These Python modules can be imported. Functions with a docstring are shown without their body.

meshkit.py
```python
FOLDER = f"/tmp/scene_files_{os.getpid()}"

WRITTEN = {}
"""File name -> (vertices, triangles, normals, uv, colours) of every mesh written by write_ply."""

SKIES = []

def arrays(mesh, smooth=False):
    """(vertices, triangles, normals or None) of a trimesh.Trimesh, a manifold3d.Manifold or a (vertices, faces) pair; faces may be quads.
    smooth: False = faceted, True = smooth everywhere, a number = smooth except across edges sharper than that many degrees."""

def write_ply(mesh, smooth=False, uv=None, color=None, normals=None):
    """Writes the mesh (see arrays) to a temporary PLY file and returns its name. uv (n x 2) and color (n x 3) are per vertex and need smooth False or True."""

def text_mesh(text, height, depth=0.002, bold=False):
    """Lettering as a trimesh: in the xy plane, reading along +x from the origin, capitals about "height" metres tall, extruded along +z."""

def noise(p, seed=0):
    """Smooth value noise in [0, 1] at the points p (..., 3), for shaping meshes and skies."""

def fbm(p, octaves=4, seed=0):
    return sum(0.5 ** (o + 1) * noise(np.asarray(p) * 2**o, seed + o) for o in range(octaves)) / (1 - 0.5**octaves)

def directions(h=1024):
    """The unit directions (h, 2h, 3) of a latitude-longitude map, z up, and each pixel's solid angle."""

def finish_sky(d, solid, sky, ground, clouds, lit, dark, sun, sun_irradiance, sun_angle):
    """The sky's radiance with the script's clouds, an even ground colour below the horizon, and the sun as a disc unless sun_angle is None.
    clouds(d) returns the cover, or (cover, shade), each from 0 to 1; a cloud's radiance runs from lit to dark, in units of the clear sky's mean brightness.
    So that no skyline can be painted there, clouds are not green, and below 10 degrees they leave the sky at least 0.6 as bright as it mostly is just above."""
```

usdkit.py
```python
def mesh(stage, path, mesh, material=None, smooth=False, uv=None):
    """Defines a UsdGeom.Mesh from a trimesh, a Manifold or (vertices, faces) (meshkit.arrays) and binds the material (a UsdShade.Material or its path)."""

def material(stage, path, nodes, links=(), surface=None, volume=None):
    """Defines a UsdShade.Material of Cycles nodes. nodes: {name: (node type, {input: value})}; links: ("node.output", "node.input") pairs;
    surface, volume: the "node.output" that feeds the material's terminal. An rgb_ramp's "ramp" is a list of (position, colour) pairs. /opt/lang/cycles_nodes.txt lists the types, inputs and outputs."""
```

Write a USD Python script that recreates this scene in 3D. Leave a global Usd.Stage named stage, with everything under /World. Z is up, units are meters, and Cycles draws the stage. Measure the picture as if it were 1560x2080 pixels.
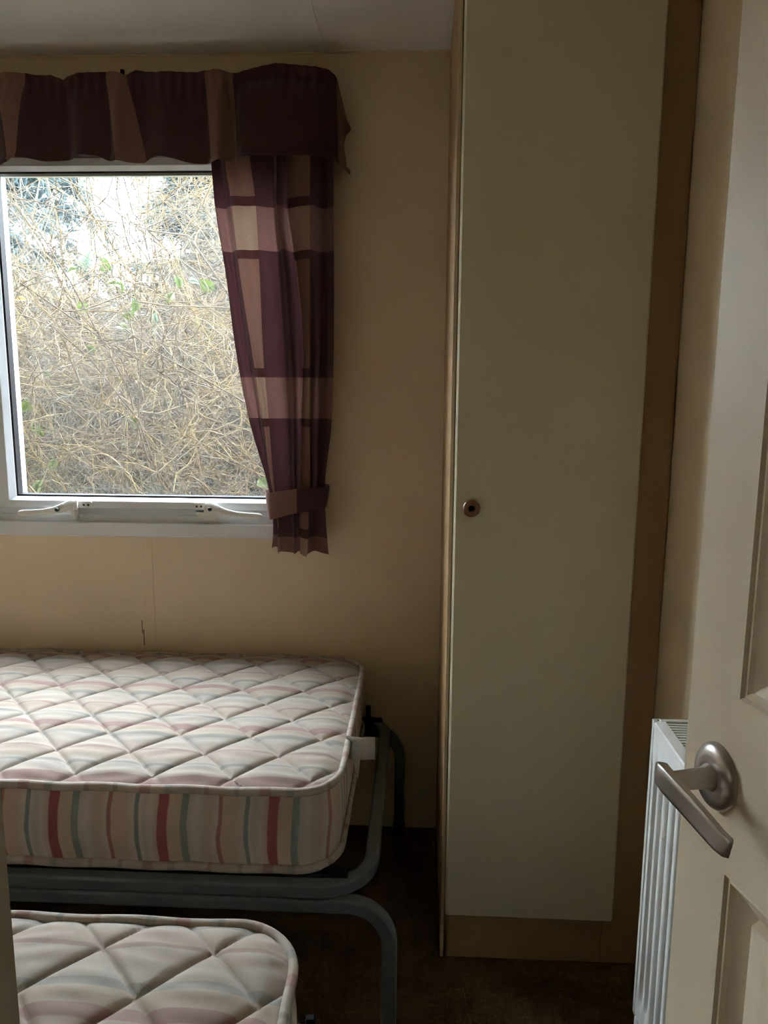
import math, random
import numpy as np, trimesh, manifold3d, usdkit
from pxr import Usd, UsdGeom, UsdLux, UsdShade, Gf, Sdf
from scipy.interpolate import PchipInterpolator

stage = Usd.Stage.CreateInMemory()
UsdGeom.SetStageUpAxis(stage, 'Z'); UsdGeom.SetStageMetersPerUnit(stage, 1.0)
UsdGeom.Xform.Define(stage, '/World'); UsdGeom.Scope.Define(stage, '/World/Looks')
RNG = np.random.default_rng(7)

# ------------------------------------------------------------------ camera, sky, exposure
EYE = 1.218
R_ = Gf.Vec3d(0.99884528, 0.04760621, 0.00646155)
U_ = Gf.Vec3d(-0.0141544, 0.16308104, 0.98651114)
F_ = Gf.Vec3d(-0.0459103, 0.98546346, -0.16356657)
cam = UsdGeom.Camera.Define(stage, '/World/camera')
cam.AddTransformOp().Set(Gf.Matrix4d(R_[0], R_[1], R_[2], 0, U_[0], U_[1], U_[2], 0, -F_[0], -F_[1], -F_[2], 0, 0, 0, EYE, 1))
cam.CreateHorizontalApertureAttr(36.0); cam.CreateVerticalApertureAttr(48.0)
cam.CreateFocalLengthAttr(36.0 * 1547.62 / 1560)
cam.CreateClippingRangeAttr(Gf.Vec2f(0.02, 500)); cam.CreateFStopAttr(0.0)
cam.CreateExposureAttr(0.55)

dome = UsdLux.DomeLight.Define(stage, '/World/sky')            # even bright overcast
dome.CreateColorAttr(Gf.Vec3f(0.87, 0.955, 1.05)); dome.CreateIntensityAttr(10.5)

# ------------------------------------------------------------------ helpers
used = {}
def free(path):
    if path not in used:
        used[path] = 0; return path
    used[path] += 1
    return f'{path}_{used[path]:03d}'
def pth(parent): return '/World' if parent is None else str(parent.GetPath())
def tag(o, label=None, cat=None, group=None, kind=None):
    for k, v in (('label', label), ('category', cat), ('group', group), ('kind', kind)):
        if v: o.SetCustomDataByKey(k, v)
    return o
def xf(name, parent=None, loc=(0, 0, 0), rz=0.0):
    x = UsdGeom.Xform.Define(stage, free(f'{pth(parent)}/{name}'))
    x.AddTranslateOp().Set(Gf.Vec3d(*map(float, loc))); x.AddRotateZOp().Set(float(rz))
    return x.GetPrim()
def obj(name, mesh, mat, parent=None, smooth=False, uv=None):
    return usdkit.mesh(stage, free(f'{pth(parent)}/{name}'), mesh, M[mat], smooth=smooth, uv=uv).GetPrim()
def cat_(ms):
    vs, fs, n = [], [], 0
    for v, f in ms:
        f = np.asarray(f)
        if f.shape[1] == 4: f = np.vstack([f[:, [0, 1, 2]], f[:, [0, 2, 3]]])
        vs.append(np.asarray(v, float)); fs.append(f + n); n += len(v)
    return np.vstack(vs), np.vstack(fs)
def box(x0, x1, y0, y1, z0, z1, c=0.0):
    """a box whose edges are chamfered by c"""
    if c <= 0:
        b = trimesh.creation.box(bounds=[[x0, y0, z0], [x1, y1, z1]]); return np.array(b.vertices), np.array(b.faces)
    P = []
    for x, sx in ((x0, 1), (x1, -1)):
        for y, sy in ((y0, 1), (y1, -1)):
            for z, sz in ((z0, 1), (z1, -1)):
                P += [(x + sx * c, y + sy * c, z), (x + sx * c, y, z + sz * c), (x, y + sy * c, z + sz * c)]
    return hull(P)
def hull(P):
    m = manifold3d.Manifold.hull_points(np.asarray(P, np.float64)).to_mesh()
    return np.array(m.vert_properties[:, :3], float), np.array(m.tri_verts, int)
def sweep(path, prof, up, closed=False, scale=None, caps=True):
    """sweeps a profile (side, up) along a path that lies square to up"""
    P = np.asarray(path, float); up = np.asarray(up, float); n = len(P)
    if closed: t = np.roll(P, -1, 0) - np.roll(P, 1, 0)
    else: t = np.gradient(P, axis=0)
    t /= np.linalg.norm(t, axis=1, keepdims=True)
    a = np.cross(t, up); a /= np.linalg.norm(a, axis=1, keepdims=True)
    b = np.cross(a, t)
    pr = np.asarray(prof, float); m = len(pr)
    sc = np.ones((n, 2)) if scale is None else np.asarray(scale, float).reshape(n, -1) * np.ones((1, 2))
    v = P[:, None] + a[:, None] * (pr[None, :, :1] * sc[:, None, :1]) + b[:, None] * (pr[None, :, 1:] * sc[:, None, 1:])
    i, j = np.meshgrid(np.arange(n if closed else n - 1), np.arange(m), indexing='ij')
    i2, j2 = (i + 1) % n, (j + 1) % m
    q = np.stack([i * m + j, i2 * m + j, i2 * m + j2, i * m + j2], -1).reshape(-1, 4)
    f = np.vstack([q[:, [0, 2, 1]], q[:, [0, 3, 2]]])
    if caps and not closed:
        k = np.arange(1, m - 1)
        f = np.vstack([f, np.stack([k * 0, k, k + 1], 1), np.stack([k * 0, k + 1, k], 1) + (n - 1) * m])
    return v.reshape(-1, 3), f
def fillet(pts, r, n=8, closed=False):
    pts = [np.asarray(p, float) for p in pts]; out = []; N = len(pts)
    for i, p in enumerate(pts):
        if not closed and i in (0, N - 1): out.append(p); continue
        a, b = pts[i - 1] - p, pts[(i + 1) % N] - p
        a, b = a / np.linalg.norm(a), b / np.linalg.norm(b)
        th = math.acos(np.clip(a @ b, -1, 1)); d = r / math.tan(th / 2)
        c = p + (a + b) / np.linalg.norm(a + b) * r / math.sin(th / 2)
        s, e = p + a * d - c, p + b * d - c
        w = math.acos(np.clip(s @ e / r / r, -1, 1))
        for k in range(n + 1):
            u = k / n
            out.append(c + (math.sin((1 - u) * w) * s + math.sin(u * w) * e) / math.sin(w))
    return np.array(out)
def rrect(w, h, r, n=4):
    out = []
    for cx, cy, a0 in ((w / 2 - r, h / 2 - r, 0), (-w / 2 + r, h / 2 - r, 90), (-w / 2 + r, -h / 2 + r, 180), (w / 2 - r, -h / 2 + r, 270)):
        for k in range(n + 1):
            a = math.radians(a0 + 90 * k / n); out.append((cx + r * math.cos(a), cy + r * math.sin(a)))
    return np.array(out)
def circ(r, n=16, ry=None):
    a = np.arange(n) * 2 * np.pi / n
    return np.stack([r * np.cos(a), (ry or r) * np.sin(a)], 1)
def ring(x0, x1, z0, z1, prof, kz=1.0):
    """a mitred rectangular frame in the xz plane; prof: closed loop of (inset, y)"""
    v = []
    for d, y in prof:
        v += [(x0 + d, y, z0 + d * kz), (x1 - d, y, z0 + d * kz), (x1 - d, y, z1 - d * kz), (x0 + d, y, z1 - d * kz)]
    m, q = len(prof), []
    for i in range(m):
        for k in range(4):
            q.append((4 * i + k, 4 * i + (k + 1) % 4, 4 * ((i + 1) % m) + (k + 1) % 4, 4 * ((i + 1) % m) + k))
    return np.array(v), np.array(q)
def lathe(prof, n=32):
    """(radius, height) profile about the z axis"""
    t = trimesh.creation.revolve(np.asarray(prof, float), sections=n)
    return np.array(t.vertices), np.array(t.faces)
def gridf(nu, nv, off=0):
    i, j = np.meshgrid(np.arange(nu - 1), np.arange(nv - 1), indexing='ij')
    return np.stack([i * nv + j, (i + 1) * nv + j, (i + 1) * nv + j + 1, i * nv + j + 1], -1).reshape(-1, 4) + off
def move(m, M4=None, t=(0, 0, 0)):
    v = np.asarray(m[0], float)
    if M4 is not None: v = v @ np.asarray(M4).T
    return v + np.asarray(t, float), m[1]
RX = np.array([[1, 0, 0], [0, 0, -1.0], [0, 1, 0]])      # z axis -> -y

# ------------------------------------------------------------------ materials
M = {}
def mat(name, col, rough=0.5, spec=0.5, var=0.0, vscale=8.0, col2=None, bump=0.0, bscale=300.0, bdist=0.001, metallic=0.0, sheen=0.0, stretch=(1, 1, 1), detail=4.0, coat=0.0, translucent=0.0):
    nodes = {'tc': ('texture_coordinate', {}), 'mp': ('mapping', {'scale': stretch}), 'p': ('principled_bsdf', {'base_color': col, 'roughness': rough, 'specular_ior_level': spec, 'metallic': metallic, 'sheen_weight': sheen, 'coat_weight': coat})}
    links = [('tc.object', 'mp.vector')]
    if var or col2:
        c2 = col2 or tuple(c * (1 - var) for c in col)
        nodes |= {'n': ('noise_texture', {'scale': vscale, 'detail': detail, 'roughness': 0.6}), 'r': ('rgb_ramp', {'ramp': [(0.3, col), (0.72, c2)]})}
        links += [('mp.vector', 'n.vector'), ('n.fac', 'r.fac'), ('r.color', 'p.base_color')]
    if bump:
        nodes |= {'bn': ('noise_texture', {'scale': bscale, 'detail': 3.0}), 'b': ('bump', {'strength': bump, 'distance': bdist})}
        links += [('mp.vector', 'bn.vector'), ('bn.fac', 'b.height'), ('b.normal', 'p.normal')]
    surf = 'p.BSDF'
    if translucent:
        nodes |= {'t': ('translucent_bsdf', {'color': col}), 'mx': ('mix_closure', {'fac': translucent})}
        links += [('p.BSDF', 'mx.closure1'), ('t.BSDF', 'mx.closure2')]
        if var or col2: links.append(('r.color', 't.color'))
        surf = 'mx.closure'
    M[name] = usdkit.material(stage, f'/World/Looks/{name}', nodes, links, surface=surf)

WALL = (0.70, 0.575, 0.405)
mat('wallpaper', WALL, rough=0.6, spec=0.3, col2=(0.655, 0.53, 0.365), vscale=5, bump=0.15, bscale=90, bdist=0.002)
mat('ceiling_board', (0.78, 0.745, 0.69), rough=0.6, spec=0.3, col2=(0.74, 0.70, 0.635), vscale=2.5, bump=0.1, bscale=60)
mat('carpet', (0.15, 0.080, 0.038), rough=0.95, spec=0.1, col2=(0.08, 0.040, 0.018), vscale=320, bump=1.0, bscale=350, bdist=0.006)
mat('outer_skin', (0.55, 0.52, 0.44), rough=0.5)
mat('upvc', (0.82, 0.85, 0.88), rough=0.32, spec=0.5)
mat('rubber', (0.018, 0.018, 0.022), rough=0.5)
mat('white_metal', (0.74, 0.75, 0.73), rough=0.35, spec=0.5)
mat('catch_white', (0.80, 0.79, 0.73), rough=0.3, spec=0.5)
mat('hole', (0.008, 0.008, 0.008), rough=0.6)
mat('cream_door', (0.64, 0.60, 0.44), rough=0.42, spec=0.4, col2=(0.57, 0.525, 0.375), vscale=1.6)
mat('cream_edge', (0.72, 0.70, 0.58), rough=0.35, spec=0.5)
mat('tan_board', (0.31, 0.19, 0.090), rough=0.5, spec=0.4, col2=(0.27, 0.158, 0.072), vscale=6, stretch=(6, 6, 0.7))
mat('board_edging', (0.50, 0.38, 0.25), rough=0.45, spec=0.4)
mat('knob_wood', (0.16, 0.065, 0.028), rough=0.28, spec=0.6, col2=(0.11, 0.045, 0.02), vscale=40)
mat('door_skin', (0.67, 0.575, 0.43), rough=0.45, spec=0.4, col2=(0.63, 0.535, 0.395), vscale=7, stretch=(2.2, 2.2, 0.9), bump=0.16, bscale=230, bdist=0.0010)
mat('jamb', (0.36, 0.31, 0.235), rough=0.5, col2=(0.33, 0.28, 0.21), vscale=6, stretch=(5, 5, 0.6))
mat('nickel', (0.50, 0.47, 0.44), rough=0.33, metallic=1.0, bump=0.1, bscale=900, bdist=0.0004)
mat('bed_steel', (0.085, 0.10, 0.10), rough=0.42, spec=0.4, col2=(0.07, 0.085, 0.083), vscale=20)
mat('black_plastic', (0.006, 0.006, 0.006), rough=0.85, spec=0.15)
mat('label_cloth', (0.72, 0.71, 0.69), rough=0.8, translucent=0.15)
mat('dark_mesh', (0.012, 0.012, 0.012), rough=0.9)
mat('scuff', (0.14, 0.10, 0.06), rough=0.8)
mat('soil', (0.09, 0.075, 0.045), rough=0.95, col2=(0.06, 0.075, 0.03), vscale=3, bump=0.6, bscale=20, bdist=0.03)
mat('ivy_leaf', (0.036, 0.064, 0.010), rough=0.35, spec=0.4, col2=(0.066, 0.092, 0.014), vscale=14, translucent=0.35)
mat('ivy_pale', (0.060, 0.105, 0.070), rough=0.3, spec=0.6, col2=(0.075, 0.11, 0.070), vscale=14, translucent=0.35)
mat('yellow_leaf', (0.25, 0.16, 0.01), rough=0.45, translucent=0.35)
mat('bark', (0.07, 0.06, 0.05), rough=0.9, var=0.4, vscale=25, bump=0.6, bscale=60, bdist=0.01)
mat('needles', (0.017, 0.034, 0.037), rough=0.6, spec=0.3, col2=(0.030, 0.050, 0.050), vscale=2.0, translucent=0.3)

def twig_mat(name, cols):
    """colour varies from twig to twig through the mesh's st.x"""
    n = len(cols)
    nodes = {'tc': ('texture_coordinate', {}), 's': ('separate_xyz', {}), 'r': ('rgb_ramp', {'ramp': [(i / (n - 1), c) for i, c in enumerate(cols)]}), 'p': ('principled_bsdf', {'roughness': 0.7, 'specular_ior_level': 0.35})}
    M[name] = usdkit.material(stage, f'/World/Looks/{name}', nodes, [('tc.UV', 's.vector'), ('s.x', 'r.fac'), ('r.color', 'p.base_color')], surface='p.BSDF')
twig_mat('straw_twig', [(0.030, 0.0170, 0.0050), (0.078, 0.048, 0.0115), (0.122, 0.080, 0.0190), (0.036, 0.019, 0.0060), (0.160, 0.112, 0.034)])
twig_mat('grey_twig', [(0.018, 0.0145, 0.0085), (0.036, 0.029, 0.0145), (0.058, 0.049, 0.022), (0.020, 0.0145, 0.0105), (0.072, 0.062, 0.032)])
twig_mat('brown_twig', [(0.013, 0.0085, 0.0030), (0.031, 0.0200, 0.0062), (0.054, 0.036, 0.0105), (0.018, 0.0105, 0.0040), (0.066, 0.046, 0.0150)])
twig_mat('dark_twig', [(0.0075, 0.0068, 0.0036), (0.016, 0.0138, 0.0065), (0.026, 0.0215, 0.0100), (0.009, 0.0075, 0.0045)])
twig_mat('green_twig', [(0.030, 0.032, 0.0075), (0.046, 0.048, 0.0110), (0.034, 0.040, 0.0140), (0.060, 0.053, 0.0150)])

def pane_mat():
    nodes = {'gm': ('geometry', {}), 'io': ('mix_float', {'a': 1.45, 'b': 1 / 1.45}), 'fr': ('fresnel', {}),     # same fresnel on both faces of the thin pane
              'tr': ('transparent_bsdf', {'color': (0.95, 0.97, 0.97)}), 'gl': ('glossy_bsdf', {'color': (1, 1, 1), 'roughness': 0.02}),
             'm': ('mix_closure', {}), 'hz': ('translucent_bsdf', {'color': (0.85, 0.88, 0.9)}), 'm2': ('mix_closure', {'fac': 0.012})}
    M['window_glass'] = usdkit.material(stage, '/World/Looks/window_glass', nodes, [('gm.backfacing', 'io.fac'), ('io.result', 'fr.IOR'), ('fr.fac', 'm.fac'), ('tr.BSDF', 'm.closure1'), ('gl.BSDF', 'm.closure2'), ('m.closure', 'm2.closure1'), ('hz.BSDF', 'm2.closure2')], surface='m2.closure')
pane_mat()

def plaid_mat():
    """woven check: plum ground, tan stripes down st.x (period 0.25), pale bands across st.y (period 0.4) edged with maroon bars"""
    K = lambda on: {'interpolate': False, 'ramp': on}
    W, B = (1, 1, 1), (0, 0, 0)
    plum, tanb, pink, pale, bar = (0.054, 0.0200, 0.0225), (0.178, 0.092, 0.068), (0.160, 0.078, 0.066), (0.275, 0.175, 0.125), (0.058, 0.020, 0.0195)
    nodes = {'tc': ('texture_coordinate', {}), 's': ('separate_xyz', {}),
             'ua': ('math', {'math_type': 'subtract', 'value2': 0.11}), 'ub': ('math', {'math_type': 'divide', 'value2': 0.25}), 'uc': ('math', {'math_type': 'floored_modulo', 'value2': 1.0}),
             'va': ('math', {'math_type': 'subtract', 'value2': 0.736}), 'vb': ('math', {'math_type': 'divide', 'value2': 0.4}), 'vc': ('math', {'math_type': 'floored_modulo', 'value2': 1.0}),
             'col': ('rgb_ramp', K([(0, W), (0.28, B)])), 'row': ('rgb_ramp', K([(0, W), (0.25, B)])), 'bar': ('rgb_ramp', K([(0, B), (0.25, W), (0.302, B), (0.947, W)])),
             'm1': ('mix_color', {'a': plum, 'b': tanb}), 'm2': ('mix_color', {'a': pink, 'b': pale}), 'm3': ('mix_color', {}), 'm4': ('mix_color', {'a': plum, 'b': bar}), 'm5': ('mix_color', {}),
             'mp': ('mapping', {'scale': (900, 260, 1)}), 'n': ('noise_texture', {'scale': 1.0, 'detail': 2.0}), 'mr': ('map_range', {'from_min': 0.25, 'from_max': 0.75, 'to_min': 0.72, 'to_max': 1.22}),
             'm6': ('vector_math', {'math_type': 'scale'}),
             'b': ('bump', {'strength': 0.25, 'distance': 0.0006}), 'p': ('principled_bsdf', {'roughness': 0.85, 'specular_ior_level': 0.2, 'sheen_weight': 0.12, 'sheen_roughness': 0.5}), 't': ('translucent_bsdf', {}), 'mx': ('mix_closure', {'fac': 0.20})}
    L = [('tc.UV', 's.vector'), ('s.x', 'ua.value1'), ('ua.value', 'ub.value1'), ('ub.value', 'uc.value1'), ('s.y', 'va.value1'), ('va.value', 'vb.value1'), ('vb.value', 'vc.value1'),
         ('uc.value', 'col.fac'), ('vc.value', 'row.fac'), ('vc.value', 'bar.fac'),
         ('col.color', 'm1.fac'), ('col.color', 'm2.fac'), ('row.color', 'm3.fac'), ('m1.result', 'm3.a'), ('m2.result', 'm3.b'), ('col.color', 'm4.fac'), ('bar.color', 'm5.fac'), ('m3.result', 'm5.a'), ('m4.result', 'm5.b'),
         ('tc.UV', 'mp.vector'), ('mp.vector', 'n.vector'), ('n.fac', 'mr.value'), ('mr.result', 'm6.scale'), ('m5.result', 'm6.vector1'),
         ('n.fac', 'b.height'), ('b.normal', 'p.normal'), ('m6.vector', 'p.base_color'), ('m6.vector', 't.color'), ('p.BSDF', 'mx.closure1'), ('t.BSDF', 'mx.closure2')]
    M['plaid'] = usdkit.material(stage, '/World/Looks/plaid', nodes, L, surface='mx.closure')
plaid_mat()

def ticking_mat(name, lit_wash, tone):
    """striped mattress cloth: bands across st.x with a period of 0.2 m; fade pales the stripes towards the cream ground, standing in for window light"""
    cream = np.array((0.475, 0.41, 0.355))
    c = lambda *x: tuple(np.array(x) * (1 - lit_wash) + cream * lit_wash)
    g, be, gy, pk = tuple(cream), c(0.44, 0.34, 0.245), c(0.40, 0.355, 0.295), c(0.44, 0.325, 0.26)
    mar, grn, thn = c(0.25, 0.072, 0.075), c(0.175, 0.20, 0.18), c(0.28, 0.14, 0.115)
    st = [(0.0, mar), (0.075, mar), (0.085, be), (0.20, be), (0.21, grn), (0.265, grn), (0.275, gy), (0.34, g), (0.40, gy), (0.46, pk), (0.53, g), (0.54, thn), (0.568, thn), (0.578, be), (0.65, pk), (0.70, be), (0.775, g),
          (0.785, grn), (0.815, grn), (0.825, g), (0.87, gy), (0.93, g), (0.985, pk), (0.993, mar), (1.0, mar)]
    nodes = {'tc': ('texture_coordinate', {}), 's': ('separate_xyz', {}), 'dn': ('noise_texture', {'scale': 9.0, 'detail': 2.0}), 'dm': ('math', {'math_type': 'multiply_add', 'value2': 0.016, 'value3': -0.008}), 'ad': ('math', {'math_type': 'add'}),
             'dv': ('math', {'math_type': 'divide', 'value2': 0.2}), 'fr': ('math', {'math_type': 'floored_modulo', 'value2': 1.0}), 'r': ('rgb_ramp', {'ramp': st}),
             'mp': ('mapping', {'scale': (900, 500, 1)}), 'n': ('noise_texture', {'scale': 1.0, 'detail': 2.0}), 'st': ('noise_texture', {'scale': 6.0, 'detail': 5.0, 'roughness': 0.65}),
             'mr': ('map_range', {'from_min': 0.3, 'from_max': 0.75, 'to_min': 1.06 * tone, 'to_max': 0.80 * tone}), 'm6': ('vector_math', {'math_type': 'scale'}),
             'b': ('bump', {'strength': 0.3, 'distance': 0.0006}), 'p': ('principled_bsdf', {'roughness': 0.8, 'specular_ior_level': 0.25, 'sheen_weight': 0.08, 'sheen_roughness': 0.4})}
    L = [('tc.UV', 's.vector'), ('tc.object', 'dn.vector'), ('dn.fac', 'dm.value1'), ('dm.value', 'ad.value1'), ('s.x', 'ad.value2'), ('ad.value', 'dv.value1'), ('dv.value', 'fr.value1'), ('fr.value', 'r.fac'),
         ('tc.UV', 'mp.vector'), ('mp.vector', 'n.vector'), ('tc.object', 'st.vector'), ('st.fac', 'mr.value'), ('mr.result', 'm6.scale'), ('r.color', 'm6.vector1'), ('m6.vector', 'p.base_color'), ('n.fac', 'b.height'), ('b.normal', 'p.normal')]
    M[name] = usdkit.material(stage, f'/World/Looks/{name}', nodes, L, surface='p.BSDF')
ticking_mat('ticking', 0.0, 1.0); ticking_mat('ticking_lit', 0.5, 0.76)     # lit copy of the cloth: window light painted in as paler, toned stripes

# ------------------------------------------------------------------ the room
XL, XR, YN, YW, H = -2.06, 0.481, 0.20, 1.96, 2.0
WX0, WX1, WZ0, WZ1 = -1.80, -0.275, 0.858, 1.80           # window frame in the wall
def struct(name, mesh, m, **k): return tag(obj(name, mesh, m, **k), kind='structure')
fl = struct('floor', box(XL - .06, XR + .06, -1.5, YW + .06, -0.05, 0.0), 'carpet')
tag(fl, 'dark brown carpet on the bedroom floor')
tag(struct('ceiling', box(XL - .06, XR + .06, -1.5, YW + .06, H, H + 0.05), 'ceiling_board'), 'pale flat ceiling above the window')
wb = struct('wall_back', cat_([box(XL, WX0, YW, YW + .06, 0, H), box(WX1, XR, YW, YW + .06, 0, H), box(WX0, WX1, YW, YW + .06, 0, WZ0), box(WX0, WX1, YW, YW + .06, WZ1, H)]), 'wallpaper')
tag(wb, 'beige papered wall with the window in it')
tag(obj('scuff_mark', cat_([box(-0.745, -0.7425, YW - .0006, YW, 0.515, 0.558), box(-0.7485, -0.7465, YW - .0006, YW, 0.548, 0.585)]), 'scuff', wb), 'dark scratch low on the wallpaper above the mattress')
tag(struct('wall_right', box(XR, XR + .06, -1.5, YW + .06, 0, H), 'wallpaper'), 'beige papered wall behind the radiator')
tag(struct('wall_left', box(XL - .06, XL, -1.5, YW + .06, 0, H), 'wallpaper'), 'beige papered wall at the head of the beds')
tag(struct('wall_front', cat_([box(XL, -0.155, YN - .035, YN, 0, H), box(0.432, XR, YN - .035, YN, 0, H), box(-0.155, 0.432, YN - .035, YN, 1.95, H)]), 'wallpaper'), 'thin partition wall with the doorway')
QX0, QX1, QZ0, QZ1 = -1.70, -1.33, 1.10, 1.58             # unseen hall window, added so fill daylight comes through the doorway
def holed(x0, x1, y0, y1, z0, z1): return [box(x0, QX0, y0, y1, z0, z1), box(QX1, x1, y0, y1, z0, z1), box(QX0, QX1, y0, y1, z0, QZ0), box(QX0, QX1, y0, y1, QZ1, z1)]
tag(struct('wall_hall', cat_(holed(XL - .06, XR + .06, -1.56, -1.5, 0, H)), 'wallpaper'), 'papered hall wall opposite the doorway')
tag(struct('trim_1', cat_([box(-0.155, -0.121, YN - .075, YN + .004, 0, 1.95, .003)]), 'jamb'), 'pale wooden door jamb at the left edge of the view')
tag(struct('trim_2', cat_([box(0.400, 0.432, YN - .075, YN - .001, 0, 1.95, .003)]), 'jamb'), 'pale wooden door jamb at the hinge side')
tag(struct('trim_3', box(-0.735, -0.7105, YW - .0022, YW + .001, 0.0, WZ0 - .03, .0008), 'wallpaper'), 'narrow papered joint strip under the window')
tag(struct('trim_4', box(-0.262, -0.237, YN, YW, H - .0025, H + .001, .0008), 'ceiling_board'), 'flat joint strip across the ceiling')
tag(struct('trim_5', box(XL, 0.05, YW - .004, YW + .001, H - .0035, H + .001, .001), 'wallpaper'), 'thin edging where the wall meets the ceiling')

# the caravan's outside: long wall, roof and skirt either side of the room
tag(struct('wall_outside', cat_([box(-6.5, XL - .06, YW, YW + .06, -.12, 2.05), box(XR + .06, 3.2, YW, YW + .06, -.12, 2.05), *holed(-6.5, 3.2, -1.62, -1.56, -.12, 2.05), box(-6.56, -6.5, -1.62, YW + .06, -.12, 2.05), box(3.2, 3.26, -1.62, YW + .06, -.12, 2.05), box(-6.5, 3.2, -1.56, YW + .06, -.12, -.051)]), 'outer_skin'), 'pale outer skin of the caravan')
tag(struct('roof', hull([(x, y, z) for x in (-6.6, 3.3) for y, z in ((-1.70, 2.051), (2.10, 2.051), (2.10, 2.09), (.2, 2.36), (-1.70, 2.09))]), 'outer_skin'), 'shallow pitched roof of the caravan')

# ------------------------------------------------------------------ window
w = tag(xf('window_1', None, (0, 0, 0)), 'white framed window with two catches and bare shrubs outside', kind='structure')
FY = 1.948
prof = [(0, FY), (0.018, FY), (0.021, FY + .004), (0.0335, FY + .011), (0.0345, FY + .014), (0.0345, 2.02), (0, 2.02)]
obj('frame', cat_([ring(WX0, WX1, WZ0, WZ1, prof), box(-1.166, -1.1125, FY + .004, 2.02, WZ0 + .03, WZ1 - .03, .002)]), 'upvc', w)
sill = obj('window_sill', cat_([box(WX0 - .02, WX1 + .02, 1.930, FY + .01, 0.822, 0.8585, .002)]), 'upvc', w)
SX0, SX1, SZ0, SZ1 = -1.109, -0.312, 0.8948, 1.763
SY = 1.940
sash = obj('sash', ring(SX0, SX1, SZ0, SZ1, [(0, SY + .002), (0.002, SY), (0.0275, SY), (0.029, SY + .001), (0.041, SY + .012), (0.042, 1.962), (0.042, 2.01), (0, 2.01)], .68), 'upvc', w)
obj('gasket', ring(SX0 + .041, SX1 - .041, SZ0 + .0275, SZ1 - .0275, [(0.0, 1.9555), (0.005, 1.9565), (0.006, 1.977), (0.0, 1.977)]), 'rubber', sash)
obj('glass_pane', box(SX0 + .040, SX1 - .040, 1.9775, 1.9805, SZ0 + .027, SZ1 - .027), 'window_glass', sash)
sash2 = obj('fixed_light', ring(WX0 + .035, -1.165, SZ0 - .002, SZ1, [(0, SY + .012), (0.003, SY + .010), (0.02, SY + .010), (0.03, SY + .02), (0.03, 2.01), (0, 2.01)]), 'upvc', w)
obj('gasket', ring(WX0 + .064, -1.194, SZ0 + .026, SZ1 - .029, [(0.0, 1.957), (0.004, 1.957), (0.005, 1.977), (0.0, 1.977)]), 'rubber', sash2)
obj('glass_pane', box(WX0 + .063, -1.193, 1.9775, 1.9805, SZ0 + .024, SZ1 - .028), 'window_glass', sash2)

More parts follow.
